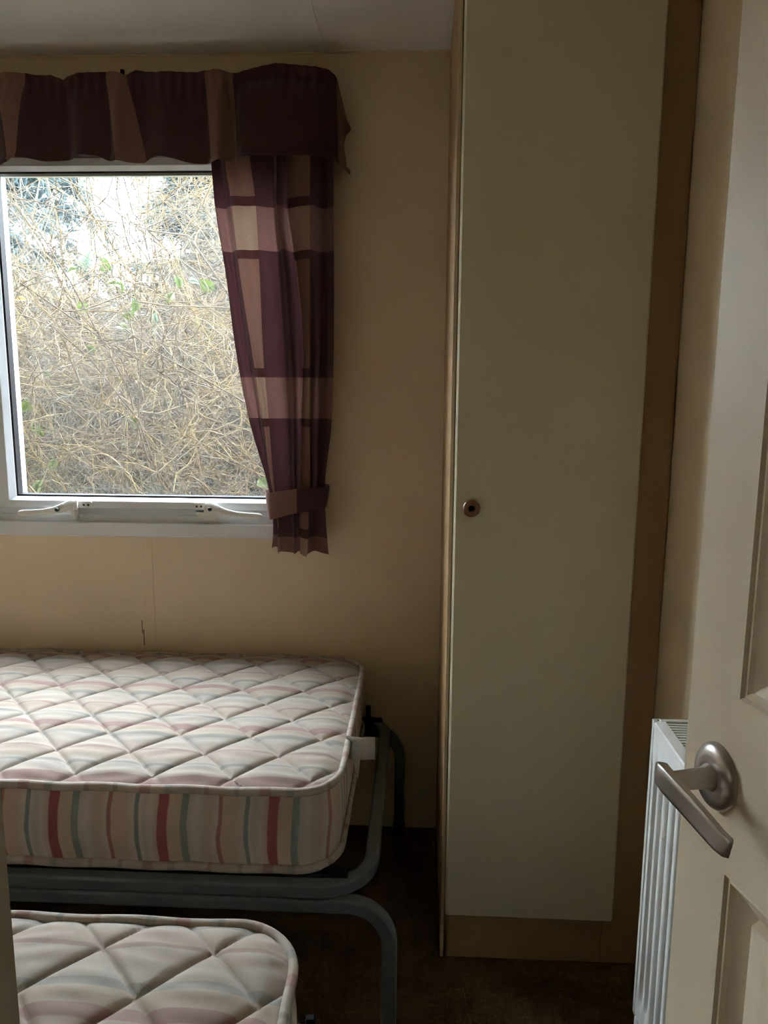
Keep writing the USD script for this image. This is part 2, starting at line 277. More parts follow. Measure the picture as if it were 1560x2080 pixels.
def catch(px, flip, keeper):
    """a white window catch; its lever points to flip (-1: left, 1: right)"""
    hd = xf('window_catch', w, (px, SY, 0.905))
    s = -flip
    # base plate reaching away from the lever, with two screws
    pl = rrect(0.062, 0.017, 0.0075, 5)
    e = trimesh.creation.extrude_polygon(__import__('shapely').Polygon(pl), 0.004, engine='earcut')
    obj('base_plate', move((np.array(e.vertices), np.array(e.faces)), RX, (s * 0.016, 0.0, 0.0)), 'catch_white', hd, smooth=40)
    for k in (0.024, 0.036):
        obj('screw', move(lathe([(0, .0045), (.0026, .0045), (.0026, 0), (0, 0)], 12), RX, (s * k, -.0005, -0.0008)), 'hole', hd)
    # lever: a boss, an arm that runs out and thins, with a rounded paddle end
    xs = np.array([0.010, -0.004, -0.022, -0.045, -0.075, -0.105, -0.128, -0.138, -0.1415]) * s
    zs = np.array([0.001, 0.0, -0.006, -0.012, -0.0165, -0.019, -0.021, -0.0215, -0.0215])
    ys = np.array([-.010, -.014, -.020, -.024, -.026, -.027, -.028, -.028, -.028])
    hs = np.array([0.013, 0.0150, 0.0125, 0.0092, 0.0074, 0.0078, 0.0092, 0.0070, 0.002]) / 1.0
    ws = np.array([0.008, 0.0080, 0.0060, 0.0046, 0.0042, 0.0042, 0.0044, 0.0036, 0.001])
    obj('lever', sweep(np.stack([xs, ys, zs], 1), circ(1, 14), (0, 1, 0), scale=np.stack([hs, ws], 1)), 'catch_white', hd, smooth=40)
    obj('boss', move(lathe([(0, .016), (.010, .016), (.0125, .013), (.0135, .003), (.0135, 0), (0, 0)], 24), RX, (-s * 0.002, 0, -0.001)), 'catch_white', hd, smooth=35)
    obj('lock_button', move(lathe([(0, .010), (.0042, .010), (.0052, .008), (.0052, 0), (0, 0)], 18), RX, (-s * 0.036 if keeper == 'tongue' else -s * 0.004, -.018 if keeper == 'plate' else -.024, -0.010 if keeper == 'tongue' else -.004)), 'hole', hd, smooth=35)
    if keeper == 'tongue':
        obj('keeper', cat_([hull([(a, b, c) for a in (-.0025, .0025) for b in (-.016, .012) for c in (-.038,)] + [(a, b, -.004) for a in (-.0045, .0045) for b in (-.022, .010)])]), 'catch_white', hd)
        for k in (-.014, .016):
            obj('screw', move(lathe([(0, .003), (.0016, .003), (.0016, 0), (0, 0)], 10), RX, (k, .014, -.0285)), 'hole', hd)
    else:
        pts = [(x, y, z) for y in (-.008, .012) for x, z in ((-.040, -.0165), (.033, -.0165), (.030, -.026), (.020, -.034), (-.024, -.034), (-.036, -.027))]
        obj('keeper', cat_([hull(pts), hull([(x, y, z) for x in (-.014, .016) for y in (-.016, .010) for z in (-.034, -.004)])]), 'catch_white', hd, smooth=25)
tag_c = [catch(-0.903, -1, 'tongue'), catch(-0.543, 1, 'plate')]

w2 = tag(xf('added_window_2', None, (0, 0, 0)), 'added unseen hall window for fill daylight behind the camera', kind='structure')
obj('frame', ring(QX0 - .02, QX1 + .02, QZ0 - .02, QZ1 + .02, [(0, -1.492), (.055, -1.492), (.055, -1.60), (.02, -1.60), (.02, -1.499), (0, -1.499)]), 'upvc', w2)
obj('glass_pane', box(QX0 + .03, QX1 - .03, -1.556, -1.553, QZ0 + .03, QZ1 - .03), 'window_glass', w2)

# ------------------------------------------------------------------ curtain, tieback, valance, rail
cz = np.array([0.796, 0.874, 0.935, 0.962, 1.135, 1.316, 1.48, 1.652, 1.739, 1.905])
cx = np.array([[-.375, -.364, -.356, -.354, -.322, -.313, -.304, -.283, -.265, -.228],
               [-.370, -.363, -.358, -.355, -.327, -.313, -.304, -.278, -.264, -.234],
               [-.374, -.368, -.362, -.359, -.327, -.312, -.303, -.276, -.262, -.236],
               [-.380, -.374, -.369, -.364, -.326, -.310, -.301, -.273, -.260, -.236],
               [-.427, -.408, -.391, -.376, -.330, -.311, -.298, -.272, -.253, -.218],
               [-.458, -.437, -.416, -.387, -.339, -.315, -.294, -.270, -.248, -.212],
               [-.476, -.457, -.439, -.391, -.349, -.325, -.306, -.269, -.245, -.211],
               [-.499, -.477, -.456, -.398, -.360, -.343, -.327, -.267, -.240, -.211],
               [-.504, -.486, -.467, -.408, -.362, -.341, -.327, -.266, -.239, -.210],
               [-.512, -.492, -.470, -.414, -.366, -.342, -.324, -.266, -.238, -.210]])
cu = np.array([0, .06, .11, .18, .245, .29, .36, .43, .50, .57])
cd = np.array([0.005, .022, -.007, -.004, .015, -.016, .020, -.012, .026, -.005])
nz, nu = 150, 200
zz = np.linspace(cz[0], cz[-1], nz); uu = np.linspace(0, cu[-1], nu)
X = PchipInterpolator(cz, cx, axis=0)(zz)
amp = np.interp(zz, [.79, .86, .92, 1.0, 1.3, 1.9], [.62, .55, .5, .8, 1.15, .95])
V, UV = [], []
for k, z in enumerate(zz):
    xk = PchipInterpolator(cu, X[k])(uu)
    yk = PchipInterpolator(cu, cd)(uu) * amp[k] + 0.002 * np.sin(uu * 120 + z * 5) * np.clip((z - .95) * 4, 0, 1) + 1.889 - 0.006 * np.exp(-((z - .93) / .05) ** 2)
    zk = z + (0.0025 * np.sin(uu * 42) - 0.006 * ((uu > .36) & (uu < .43)) + .010 * (uu < .075)) * np.clip((0.86 - z) / .06, 0, 1)
    V.append(np.stack([xk, yk, zk], 1)); UV.append(np.stack([uu, np.full(nu, z)], 1))
V = np.vstack(V); UV = np.vstack(UV)
cur = xf('curtain', None, (-0.36, 1.893, 0.79))
tag(cur, 'plum and tan plaid curtain drawn back at the right of the window', 'curtain')
def local(v, o): return np.asarray(v) - np.asarray(o)
obj('cloth', (local(V, (-0.36, 1.893, 0.79)), gridf(nz, nu)), 'plaid', cur, smooth=True, uv=UV)
# tieback: a band round the gathered cloth
a = np.linspace(0, 2 * np.pi, 73)[:-1]
tx, ty = -0.3065 + 0.0765 * np.sign(np.cos(a)) * np.abs(np.cos(a)) ** .8, 1.890 + 0.030 * np.sign(np.sin(a)) * np.abs(np.sin(a)) ** .7
ptsV, ptsU = [], []
for h_, inset in ((-.031, .0), (-.029, -.0015), (-.01, -.003), (.01, -.003), (.029, -.0015), (.031, 0)):
    zt = 0.931 + (tx + .3065) * 0.16 + h_ + 0.002 * np.sin(a * 3) + (0.010 * (h_ / .031) * np.clip(-np.cos(a), -1, 1) * .35)
    grow = 1 - inset * 8
    ptsV.append(np.stack([-.3065 + (tx + .3065) * grow * (1 + .05 * h_ / .031), 1.890 + (ty - 1.890) * grow, zt], 1))
    ptsU.append(np.stack([np.where(tx < -.3005, .145, .28), np.full(len(a), .95)], 1))
n_, m_ = 6, len(a)
q = np.array([(i * m_ + j, i * m_ + (j + 1) % m_, (i + 1) * m_ + (j + 1) % m_, (i + 1) * m_ + j) for i in range(n_ - 1) for j in range(m_)])
tb = tag(obj('curtain_tieback', (np.vstack(ptsV), q), 'plaid', smooth=True, uv=np.vstack(ptsU)), 'half tan half plum cloth band gathering the curtain', 'curtain tieback')

# valance
xt = [(-2.03, -2.03), (-1.935, -1.94), (-1.75, -1.73), (-1.70, -1.67), (-1.49, -1.47), (-1.44, -1.41), (-1.24, -1.225), (-1.185, -1.165), (-1.018, -.972), (-.928, -.952), (-.742, -.717), (-.694, -.655), (-.51, -.497), (-.444, -.438), (-.205, -.198), (-.19, -.19)]
ut = [-1.07, -.89, -.82 + .18, -.57, -.39, -.32, -.14, -.07, .11, .18, .36, .43, .61, .68, .855, .90]
ut = [-.89 - .18, -.89, -.64, -.57, -.39, -.32, -.14, -.07, .11, .18, .36, .43, .61, .68, .855, .93]
ut[1] = -.82
topx = [-2.03, -1.6, -1.2, -.993, -.93, -.875, -.845, -.840, -.742, -.715, -.694, -.672, -.62, -.53, -.508, -.450, -.425, -.34, -.25, -.222, -.205, -.19]
topz = [1.928, 1.932, 1.927, 1.931, 1.928, 1.930, 1.919, 1.925, 1.933, 1.930, 1.925, 1.938, 1.929, 1.930, 1.934, 1.930, 1.925, 1.940, 1.933, 1.929, 1.918, 1.880]
botx = [-2.03, -1.6, -1.2, -1.01, -.975, -.960, -.90, -.852, -.80, -.77, -.735, -.711, -.66, -.650, -.63, -.585, -.53, -.50, -.465, -.44, -.42, -.33, -.27, -.21, -.198, -.19]
botz = [1.728, 1.738, 1.728, 1.726, 1.728, 1.737, 1.739, 1.742, 1.746, 1.746, 1.735, 1.732, 1.735, 1.742, 1.744, 1.737, 1.729, 1.729, 1.733, 1.735, 1.737, 1.733, 1.736, 1.732, 1.728, 1.722]
# depth of the ruffles along the strip (towards the room is negative)
rx = [-2.03, -1.94, -1.86, -1.75, -1.69, -1.6, -1.49, -1.43, -1.33, -1.24, -1.18, -1.1, -1.02, -.97, -.935, -.90, -.845, -.80, -.74, -.715, -.69, -.66, -.60, -.55, -.51, -.475, -.455, -.443, -.42, -.34, -.25, -.21, -.2, -.19]
rd = [0, -.015, .01, -.012, .008, -.014, .012, -.012, .0, .01, -.012, .004, .008, -.014, -.012, .012, .016, -.008, .006, -.010, .006, .014, -.008, .004, .008, -.012, .010, .012, -.012, -.022, -.016, -.004, .0, .0]
NX, NZv = 520, 30
main = np.linspace(-2.03, -.2, NX)
Vv, Uv = [], []
fx = PchipInterpolator([p[0] for p in xt], ut); fxb = PchipInterpolator([p[1] for p in xt], ut)
for k in range(NZv):
    t = k / (NZv - 1)                                          # 0 top, 1 bottom
    lean = 0.012 * np.sin(main * 23) * t
    z = np.interp(main, topx, topz) * (1 - t) + PchipInterpolator(botx, botz)(main) * t
    amp_ = 0.75 + 0.75 * t - 0.6 * math.exp(-((t - .12) / .08) ** 2)
    y = 1.876 + PchipInterpolator(rx, rd)(main) * amp_ - 0.010 * t + 0.0015 * np.sin(main * 260 + 3 * t) * math.exp(-((t - .12) / .2) ** 2)
    u = fx(main) * (1 - t) + fxb(main) * t
    hem = 0.0015 if t > .93 else 0
    # the end returns to the wall
    rt = np.linspace(0, 1, 14)[1:]
    rxx = -.2 + .012 * rt + .012 * math.exp(-((t - .20) / .09) ** 2) * rt ** 2 - .005 * math.exp(-((t - .5) / .2) ** 2) * rt + .008 * math.exp(-((t - 1) / .06) ** 2) * rt; ry = y[-1] + (1.956 - y[-1]) * rt
    rz = z[-1] - (0.052 * (1 - t) + .004 * t) * rt
    Vv.append(np.vstack([np.stack([main, y - hem, z], 1), np.stack([rxx, ry, rz], 1)]))
    Uv.append(np.vstack([np.stack([u, np.full(NX, 1.4)], 1), np.stack([.855 + .07 * rt, np.full(13, 1.4)], 1)]))
val = xf('valance', None, (-1.1, 1.876, 1.73))
tag(val, 'gathered plum valance with tan stripes across the window top', 'curtain valance')
obj('ruffle', (local(np.vstack(Vv), (-1.1, 1.876, 1.73)), gridf(NZv, NX + 13)), 'plaid', val, smooth=True, uv=np.vstack(Uv))
hv = np.vstack(Vv)[(NZv - 1) * (NX + 13):]
hp = hv[::2] + [0, -.0012, .004]
obj('hem', (lambda s: (local(s[0], (-1.1, 1.876, 1.73)), s[1]))(sweep(hp, rrect(.003, .009, .0012, 2), (0, 0, 1))), 'plaid', val, smooth=True, uv=np.repeat(np.vstack(Uv)[(NZv - 1) * (NX + 13):][::2], 12, 0))
rl = xf('curtain_rail', None, (-1.1, 1.905, 1.90))
tag(rl, 'thin rail with small brackets hidden behind the valance', 'curtain rail')
obj('rail', box(-.92, .885, -.006, .006, .004, .016, .002), 'white_metal', rl)
obj('added_light_stop', box(-.92, .888, -.012, .0545, .0165, .0225, .001), 'board_edging', rl)  # unseen board, added to block window light rising behind the valance
for bx in (-.84, .392, .86):
    obj('bracket', cat_([box(bx - .004, bx + .004, -.008, .056, .015, .021), box(bx - .004, bx + .004, -.012, -.006, .004, .043 if bx == .392 else .02)]), 'black_plastic', rl)

# ------------------------------------------------------------------ beds
L, D_, T = 1.83, 0.675, 0.168
def outline(n=10, r=0.085, l=L, d=D_, ins=0.0):
    pts = [(-l / 2 + ins, -d / 2 + ins, 0), (l / 2 - ins, -d / 2 + ins, 0), (l / 2 - ins, d / 2 - ins, 0), (-l / 2 + ins, d / 2 - ins, 0)]
    return fillet(pts, r - ins, n, closed=True)
def resample(P, step):
    Q = np.vstack([P, P[:1]]); s = np.concatenate([[0], np.cumsum(np.linalg.norm(np.diff(Q, axis=0), axis=1))])
    t = np.linspace(0, s[-1], int(s[-1] / step) + 1)[:-1]
    return np.stack([np.interp(t, s, Q[:, k]) for k in range(3)], 1), t
def make_mattress(loc, node, way, y0, labels):
    """node: a stitch crossing (local x, y); way: 1 or -1, which way the stripes run; y0: local y of a maroon stripe"""
    o = xf('mattress', None, loc)
    # quilted top: rows of points inside the rounded outline
    ny, nx, r = 173, 520, 0.085
    ys = np.linspace(-D_ / 2 + .004, D_ / 2 - .004, ny); V, U, SA = [], [], []
    for y in ys:
        e = D_ / 2 - abs(y)
        ins = .004 + (r - math.sqrt(max(r * r - (r - e) ** 2, 0)) if e < r else 0)
        x = np.linspace(-L / 2 + ins, L / 2 - ins, nx)
        edge = np.minimum(np.minimum(x + L / 2, L / 2 - x), e)
        cxn = np.clip(np.abs(x) - (L / 2 - r), 0, None); cyn = max(abs(y) - (D_ / 2 - r), 0)
        edge = np.where((cxn > 0) & (cyn > 0), r - np.hypot(cxn, cyn), edge)
        wob = .05 * np.sin(x * 7 + y * 5) + .04 * np.sin(y * 15 - x * 4)
        A = (x - node[0]) / .146 + (y - node[1]) / .160 + wob * .16; B = (x - node[0]) / .146 - (y - node[1]) / .160 + wob * .14
        sa, sb = np.abs(np.sin(np.pi * A)), np.abs(np.sin(np.pi * B))
        pil = sa * sb; SA.append((sa, sb))
        h = .0055 * pil ** .7 + .0082 * (1 - np.exp(-np.minimum(sa, sb) / .13))
        h = h * np.clip(edge / .03, 0, 1) ** .6 - .004 + .007 * np.sin(np.clip(edge / .12, 0, 1) * np.pi / 2)
        h += .0012 * np.sin(y * 210 + 3 * np.sin(x * 17)) * pil
        V.append(np.stack([x, np.full(nx, y), T - .006 + h], 1)); U.append(np.stack([way * (y - y0) * .976 + .008 + .003 * np.sin(x * 7), x], 1))
    VA = np.array(SA)                                          # split each quad along the nearer stitch line
    q = gridf(ny, nx); w_ = np.abs(VA[:, 0].reshape(-1)[q]).mean(1) < np.abs(VA[:, 1].reshape(-1)[q]).mean(1)
    tri = np.vstack([q[~w_][:, [0, 2, 1]], q[~w_][:, [0, 3, 2]], q[w_][:, [0, 3, 1]], q[w_][:, [1, 3, 2]]])
    obj('quilted_top', (np.vstack(V), tri), 'ticking_lit', o, smooth=True, uv=np.vstack(U))
    P, s = resample(outline(), .012); n = len(P)
    nrm = np.roll(P, -1, 0) - np.roll(P, 1, 0); nrm = np.stack([nrm[:, 1], -nrm[:, 0], 0 * s], 1); nrm /= np.linalg.norm(nrm, axis=1, keepdims=True)
    s0 = s[np.argmin(np.abs(P[:, 0] - .80) + 9 * np.abs(P[:, 1] + D_ / 2))]
    Q, ss = np.vstack([P, P[:1]]), np.append(s, s[-1] + .012); N2 = np.vstack([nrm, nrm[:1]])
    V, U = [], []
    for k in range(11):
        t = k / 10
        b = .006 * math.sin(t * math.pi) + .0022 * np.sin(ss * 31) * math.sin(t * math.pi) - .002
        V.append(Q + N2 * np.reshape(b, (-1, 1)) + [0, 0, .008 + (T - .016) * t]); U.append(np.stack([(ss - s0) * .988 + .008 + .004 * math.sin(t * 4), np.full(n + 1, t * .16)], 1))
    obj('border', (np.vstack(V), gridf(11, n + 1)[:, ::-1]), 'ticking', o, smooth=True, uv=np.vstack(U))
    for z0 in (.008, T - .008):
        wv = np.stack([P[:, 0], P[:, 1], z0 + .0012 * np.sin(s * 40)], 1) + nrm * .0015
        v, f = sweep(wv, rrect(.013, .016, .006, 3), (0, 0, 1), closed=True)
        obj('piping', (v, f), 'ticking_lit', o, smooth=True, uv=np.repeat(np.stack([s * .9 + .03, s * 0], 1), 16, 0))
    Pb = outline(ins=.006)
    c = len(Pb); obj('underside', (np.vstack([Pb + [0, 0, .006], [[0, 0, .006]]]), np.array([(c, (i + 1) % c, i) for i in range(c)])), 'dark_mesh', o)
    if labels:                                                # two care labels sewn under the top piping at the foot end
        v = np.array([(x_, y_, z_) for x_, y_ in ((L / 2 - .002, -.138), (L / 2 + .016, -.143), (L / 2 + .032, -.1445), (L / 2 + .0575, -.1455)) for z_ in (.126, .1745)])
        v[-2:, 2] += .002
        lb = obj('care_label', cat_([(v, gridf(4, 2)), (v + [0, .0006, 0], gridf(4, 2)[:, ::-1])]), 'label_cloth', o)
        tag(lb, 'short white care label sticking out')
        v = np.array([(.930, -.143, .170), (.923, -.148, .148), (.938, -.158, .088), (.943, -.152, .139)])
        lb = obj('care_label', cat_([(v, np.array([(0, 1, 3), (1, 2, 3)])), (v + [.0004, .0008, 0], np.array([(0, 3, 1), (1, 3, 2)]))]), 'label_cloth', o)
        tag(lb, 'pointed white care label hanging down')
    return o
FR = .028
def make_frame(loc):
    """loc: floor point below the bed's middle"""
    o = xf('bed_frame', None, loc)
    hx, hy, tube = 0.915, 0.352, rrect(FR, FR, .0062, 4)
    foot = hx + .060                                          # foot end rail, beyond the mattress
    rail = fillet([(-foot, -hy, .322), (foot, -hy, .322), (foot, hy, .322), (-foot, hy, .322)], .095, 10, closed=True)
    obj('side_rail', sweep(resample(rail, .012)[0], tube, (0, 0, 1), closed=True), 'bed_steel', o, smooth=40)
    for s in (-1, 1):
        U = fillet([(-foot - .045, s * hy, 0.0), (-foot - .045, s * hy, .294), (foot + .037, s * hy, .294), (foot + .037, s * hy, 0.0)], .075, 10)
        obj('leg_hoop', sweep(U, tube, (0, 1, 0)), 'bed_steel', o, smooth=40)
        for x in (-foot - .045, foot + .037):
            obj('foot_cap', box(x - .016, x + .016, s * hy - .016, s * hy + .016, 0, .02, .003), 'black_plastic', o)
    obj('base_board', box(-hx + .01, hx - .01, -hy + .02, hy - .02, .322, .335, .002), 'dark_mesh', o)
    for s in (-1, 1):
        obj('corner_bracket', cat_([box(hx - .01, hx + .05, s * (hy - .03) - .012, s * (hy - .03) + .012, .318, .340, .003), box(hx + .005, hx + .018, s * (hy - .02) - .006, s * (hy - .02) + .006, .33, .372, .002)]) if s > 0 else box(hx - .03, hx + .02, -hy + .012, -hy + .05, .312, .340, .003), 'black_plastic', o)
    return o
def copy_of(src, name, loc, label, cat):
    x = UsdGeom.Xform.Define(stage, free(f'/World/{name}'))
    x.GetPrim().GetReferences().AddInternalReference(src.GetPath())
    x.ClearXformOpOrder(); x.GetPrim().GetAttribute('xformOp:translate').Set(Gf.Vec3d(*loc))
    x.SetXformOpOrder([UsdGeom.XformOp(x.GetPrim().GetAttribute('xformOp:translate')), UsdGeom.XformOp(x.GetPrim().GetAttribute('xformOp:rotateZ'))])
    x.GetPrim().SetInstanceable(True)
    return tag(x.GetPrim(), label, cat)
MX, MY = -0.140 - L / 2, 1.257 + D_ / 2
mt = tag(make_mattress((MX, MY, .337), (.425, -.3045), -1, -.1145, True), 'striped quilted mattress on the bed below the window', 'mattress', 'striped single mattresses')
bf = tag(make_frame((MX, MY - .004, 0)), 'grey tubular steel bed frame under the window', 'bed frame', 'single bed frames')
MX2, MY2 = -0.149 - L / 2, 0.912 - D_ / 2
tag(make_mattress((MX2, MY2, .337), (.667, .280), 1, .1705, False), 'striped quilted mattress nearest the camera at lower left', 'mattress', 'striped single mattresses')
tag(copy_of(bf, 'bed_frame', (MX2, MY2 - .004, 0), 'grey tubular bed frame under the mattress nearest the camera', 'bed frame'), group='single bed frames')

# ------------------------------------------------------------------ wardrobe
WY = 1.457
wr = tag(xf('wardrobe', None, (0.27, WY, 0)), 'tall built-in wardrobe with one plain cream door', 'wardrobe')
wl = lambda m: (local(m[0], (0.27, WY, 0)), m[1])
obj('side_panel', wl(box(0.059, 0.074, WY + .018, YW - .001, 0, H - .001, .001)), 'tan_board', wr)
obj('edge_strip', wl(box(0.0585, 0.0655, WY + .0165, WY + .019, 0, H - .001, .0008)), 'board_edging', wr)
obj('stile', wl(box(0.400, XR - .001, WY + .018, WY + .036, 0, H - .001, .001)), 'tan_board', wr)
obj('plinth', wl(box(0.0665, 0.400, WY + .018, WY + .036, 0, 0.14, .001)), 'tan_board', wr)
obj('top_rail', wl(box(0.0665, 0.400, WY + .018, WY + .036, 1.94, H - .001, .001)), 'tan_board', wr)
dr = obj('door', wl(box(0.0675, 0.417, WY, WY + .0165, 0.110, 1.965, .0036)), 'cream_door', wr, smooth=False)
kn = obj('knob', wl(move(lathe([(0.0055, .006), (0.0055, .020), (.0068, .0225), (.0105, .0225), (.0150, .0205), (.0170, .0160), (.0165, .0115), (.012, .007), (.009, .0), (0.0055, 0)], 40), RX, (0.100, WY, 0.988))), 'knob_wood', dr, smooth=45)
tag(kn, 'round brown wooden knob with a dark hole')
obj('knob_hole', wl(move(lathe([(0, .013), (.0056, .013), (.0056, .001), (0, .001)], 20), RX, (0.100, WY, 0.988))), 'hole', dr)

# ------------------------------------------------------------------ radiator
RXF, RY0, RY1, RZ0, RZ1 = 0.385, 0.56, 1.190, 0.145, 0.686
rd_ = tag(xf('radiator', None, (0.43, 0.9, RZ0)), 'white ribbed panel radiator with a slotted top on the wall', 'radiator')
rl_ = lambda m: (local(m[0], (0.43, 0.9, RZ0)), m[1])
# pressed face: flutes run up and down, flat at the rim
yy = np.arange(RY0 + .004, RY1 - .003, .0035); pitch = .0285
zs = np.concatenate([[RZ0 + .006, RZ0 + .03], np.linspace(RZ0 + .045, RZ0 + .075, 5), np.linspace(RZ1 - .085, RZ1 - .060, 6), [RZ1 - .045, RZ1 - .0105]])
V = []
for z in zs:
    e = np.clip(min(z - RZ0 - .035, RZ1 - .05 - z) / .03, 0, 1); e = e * e * (3 - 2 * e)
    ph = np.abs(((RY1 - .022 - yy) / pitch) % 1 - .5) * 2                    # 0 at groove centre .. 1 at rib
    g = np.clip((ph - .25) / .35, 0, 1); g = g * g * (3 - 2 * g)
    rim = np.clip((RY1 - .012 - yy) / .006, 0, 1)
    V.append(np.stack([RXF + .0105 * (1 - g) * e * rim + 0 * yy, yy, 0 * yy + z], 1))
obj('front_panel', rl_((np.vstack(V), gridf(len(zs), len(yy))[:, ::-1])), 'white_metal', rd_, smooth=50)
obj('back_panel', rl_(box(RXF + .012, RXF + .058, RY0 + .01, RY1 - .008, RZ0 + .01, RZ1 - .030)), 'white_metal', rd_)
obj('side_cover', rl_(cat_([box(RXF - .001, RXF + .080, RY1 - .004, RY1, RZ0, RZ1, .0012), box(RXF - .001, RXF + .006, RY1 - .012, RY1, RZ0, RZ1, .0012)])), 'white_metal', rd_)
obj('side_cover', rl_(box(RXF - .001, RXF + .080, RY0, RY0 + .004, RZ0, RZ1, .0012)), 'white_metal', rd_)
obj('top_trim', rl_(cat_([box(RXF - .0008, RXF + .020, RY0 + .004, RY1 - .006, RZ1 - .012, RZ1 - .001, .0022), box(RXF + .070, RXF + .081, RY0, RY1, RZ1 - .012, RZ1, .002), box(RXF + .01, RXF + .08, RY1 - .010, RY1, RZ1 - .004, RZ1, .001)])), 'white_metal', rd_)
k = RY1 - .0135
while k > RY0 + .01:
    obj('grille_bar', rl_(box(RXF + .018, RXF + .072, k - .0052, k, RZ1 - .008, RZ1 - .002, .0008)), 'white_metal', rd_)
    k -= .0088
obj('valve', rl_(cat_([move(lathe([(0, .03), (.010, .03), (.012, .024), (.012, 0), (0, 0)], 16), None, (RXF + .012, RY1 - .012, RZ0 - .03)), box(RXF + .004, RXF + .02, RY1 - .02, RY1 - .004, RZ0 - .005, RZ0 + .02, .003), move(lathe([(0, RZ0), (.0075, RZ0), (.0075, 0), (0, 0)], 12), None, (RXF + .012, RY1 - .012, 0))])), 'white_metal', rd_, smooth=40)

# ------------------------------------------------------------------ room door, open into the room
DL, DH, DT = .518, 1.94, .035
d1 = tag(xf('door_1', None, (0.26, 0.70, 0.0), math.degrees(math.atan2(-.9645, .2639))), 'open cream panelled door with a nickel lever handle', kind='structure')
tq = np.array([0, .0020, .0055, .0085, .0120, .0275, .0300, .0480, .0520]); dq = np.array([0, .0035, .0025, .0060, .0080, .0175, .0075, .0035, .0030])
panels = [(.068, .236, .954, 1.80), (.282, .450, .954, 1.80), (.068, .236, .16, .788), (.282, .450, .16, .788)]
gx = np.unique([0.0, DL] + [e for p in panels for e in p[:2]]); gz = np.unique([.008, DH] + [e for p in panels for e in p[2:]])
face = []                                                     # flat stiles and rails round the panels, then each panel as nested mitred steps
for i in range(len(gx) - 1):
    for j in range(len(gz) - 1):
        cx_, cz_ = (gx[i] + gx[i + 1]) / 2, (gz[j] + gz[j + 1]) / 2
        if not any(p[0] < cx_ < p[1] and p[2] < cz_ < p[3] for p in panels):
            face.append(([(gx[i], 0, gz[j]), (gx[i + 1], 0, gz[j]), (gx[i + 1], 0, gz[j + 1]), (gx[i], 0, gz[j + 1])], [(0, 1, 2, 3)]))
for x0, x1, z0, z1 in panels:
    v = [p for t, d in zip(tq, dq) for p in ((x0 + t, d, z0 + t), (x1 - t, d, z0 + t), (x1 - t, d, z1 - t), (x0 + t, d, z1 - t))]
    q = [(4 * i + k, 4 * i + (k + 1) % 4, 4 * i + 4 + (k + 1) % 4, 4 * i + 4 + k) for i in range(len(tq) - 1) for k in range(4)]
    n4 = 4 * (len(tq) - 1); q.append((n4, n4 + 1, n4 + 2, n4 + 3))
    face.append((v, q))
face = cat_(face)
leaf = cat_([face, (face[0] * [1, -1, 1] + [0, DT, 0], face[1][:, ::-1]), ([(0, 0, .008), (0, DT, .008), (0, DT, DH), (0, 0, DH)], [(0, 1, 2, 3)]), ([(DL, 0, .008), (DL, DT, .008), (DL, DT, DH), (DL, 0, DH)], [(3, 2, 1, 0)]),
             ([(0, 0, .008), (DL, 0, .008), (DL, DT, .008), (0, DT, .008)], [(0, 1, 2, 3)]), ([(0, 0, DH), (DL, 0, DH), (DL, DT, DH), (0, DT, DH)], [(3, 2, 1, 0)])])
obj('door_leaf', leaf, 'door_skin', d1)
hd = xf('door_handle', d1, (0.048, 0, 0.872))
tag(hd, 'brushed nickel lever handle on an oval rose')
ro = lathe([(0, .0085), (.008, .0085), (.0165, .0092), (.0215, .0082), (.0250, .0056), (.0266, .0025), (.027, 0), (0, 0)], 48)
obj('rose', move((ro[0] * [1.04, 1.16, 1], ro[1]), RX), 'nickel', hd, smooth=50)
obj('neck', move(lathe([(0, .054), (.0085, .054), (.0088, .03), (.0098, .014), (.0125, .009), (0, .009)], 24), RX), 'nickel', hd, smooth=50)
lx = np.array([-.0125, -.011, -.006, .004, .020, .040, .060, .074, .0800, .0815]); ly = -.050 - .006 * np.sin(np.linspace(0, np.pi, 10)) + np.linspace(0, .004, 10)
lz = np.array([.006, .006, .005, .0035, .001, -.002, -.0065, -.0105, -.0125, -.013])
lev = sweep(np.stack([lx, ly, lz], 1), rrect(2, 2, .42, 5), (0, 0, 1), scale=np.stack([np.array([.001, .0040, .0052, .0048, .0040, .0037, .0035, .0034, .0033, .0028]), np.array([.002, .0085, .0112, .0118, .0114, .0112, .0108, .0098, .0088, .0080])], 1))
obj('lever', lev, 'nickel', hd, smooth=50)

# ------------------------------------------------------------------ outside: ground, shrubs, trees
GZ0 = -0.62
gxs = np.concatenate([[-80, -50, -30, -20], np.linspace(-14, 9, 47), [14, 22, 35, 60, 80]]); gys = np.concatenate([[-80, -45, -25, -12, -6, -2, 0.5], np.linspace(2.1, 22, 41), [30, 45, 80]])
GXm, GYm = np.meshgrid(gxs, gys, indexing='ij')
gzm = GZ0 + .05 * np.sin(GXm * 1.7) * np.cos(GYm * 1.3) + np.clip(GYm - 6, 0, 16) * .03
tag(obj('ground', (np.stack([GXm, GYm, gzm], -1).reshape(-1, 3), gridf(len(gxs), len(gys))), 'soil', smooth=True), 'rough earth and moss under the shrubs outside', 'ground', kind='stuff')

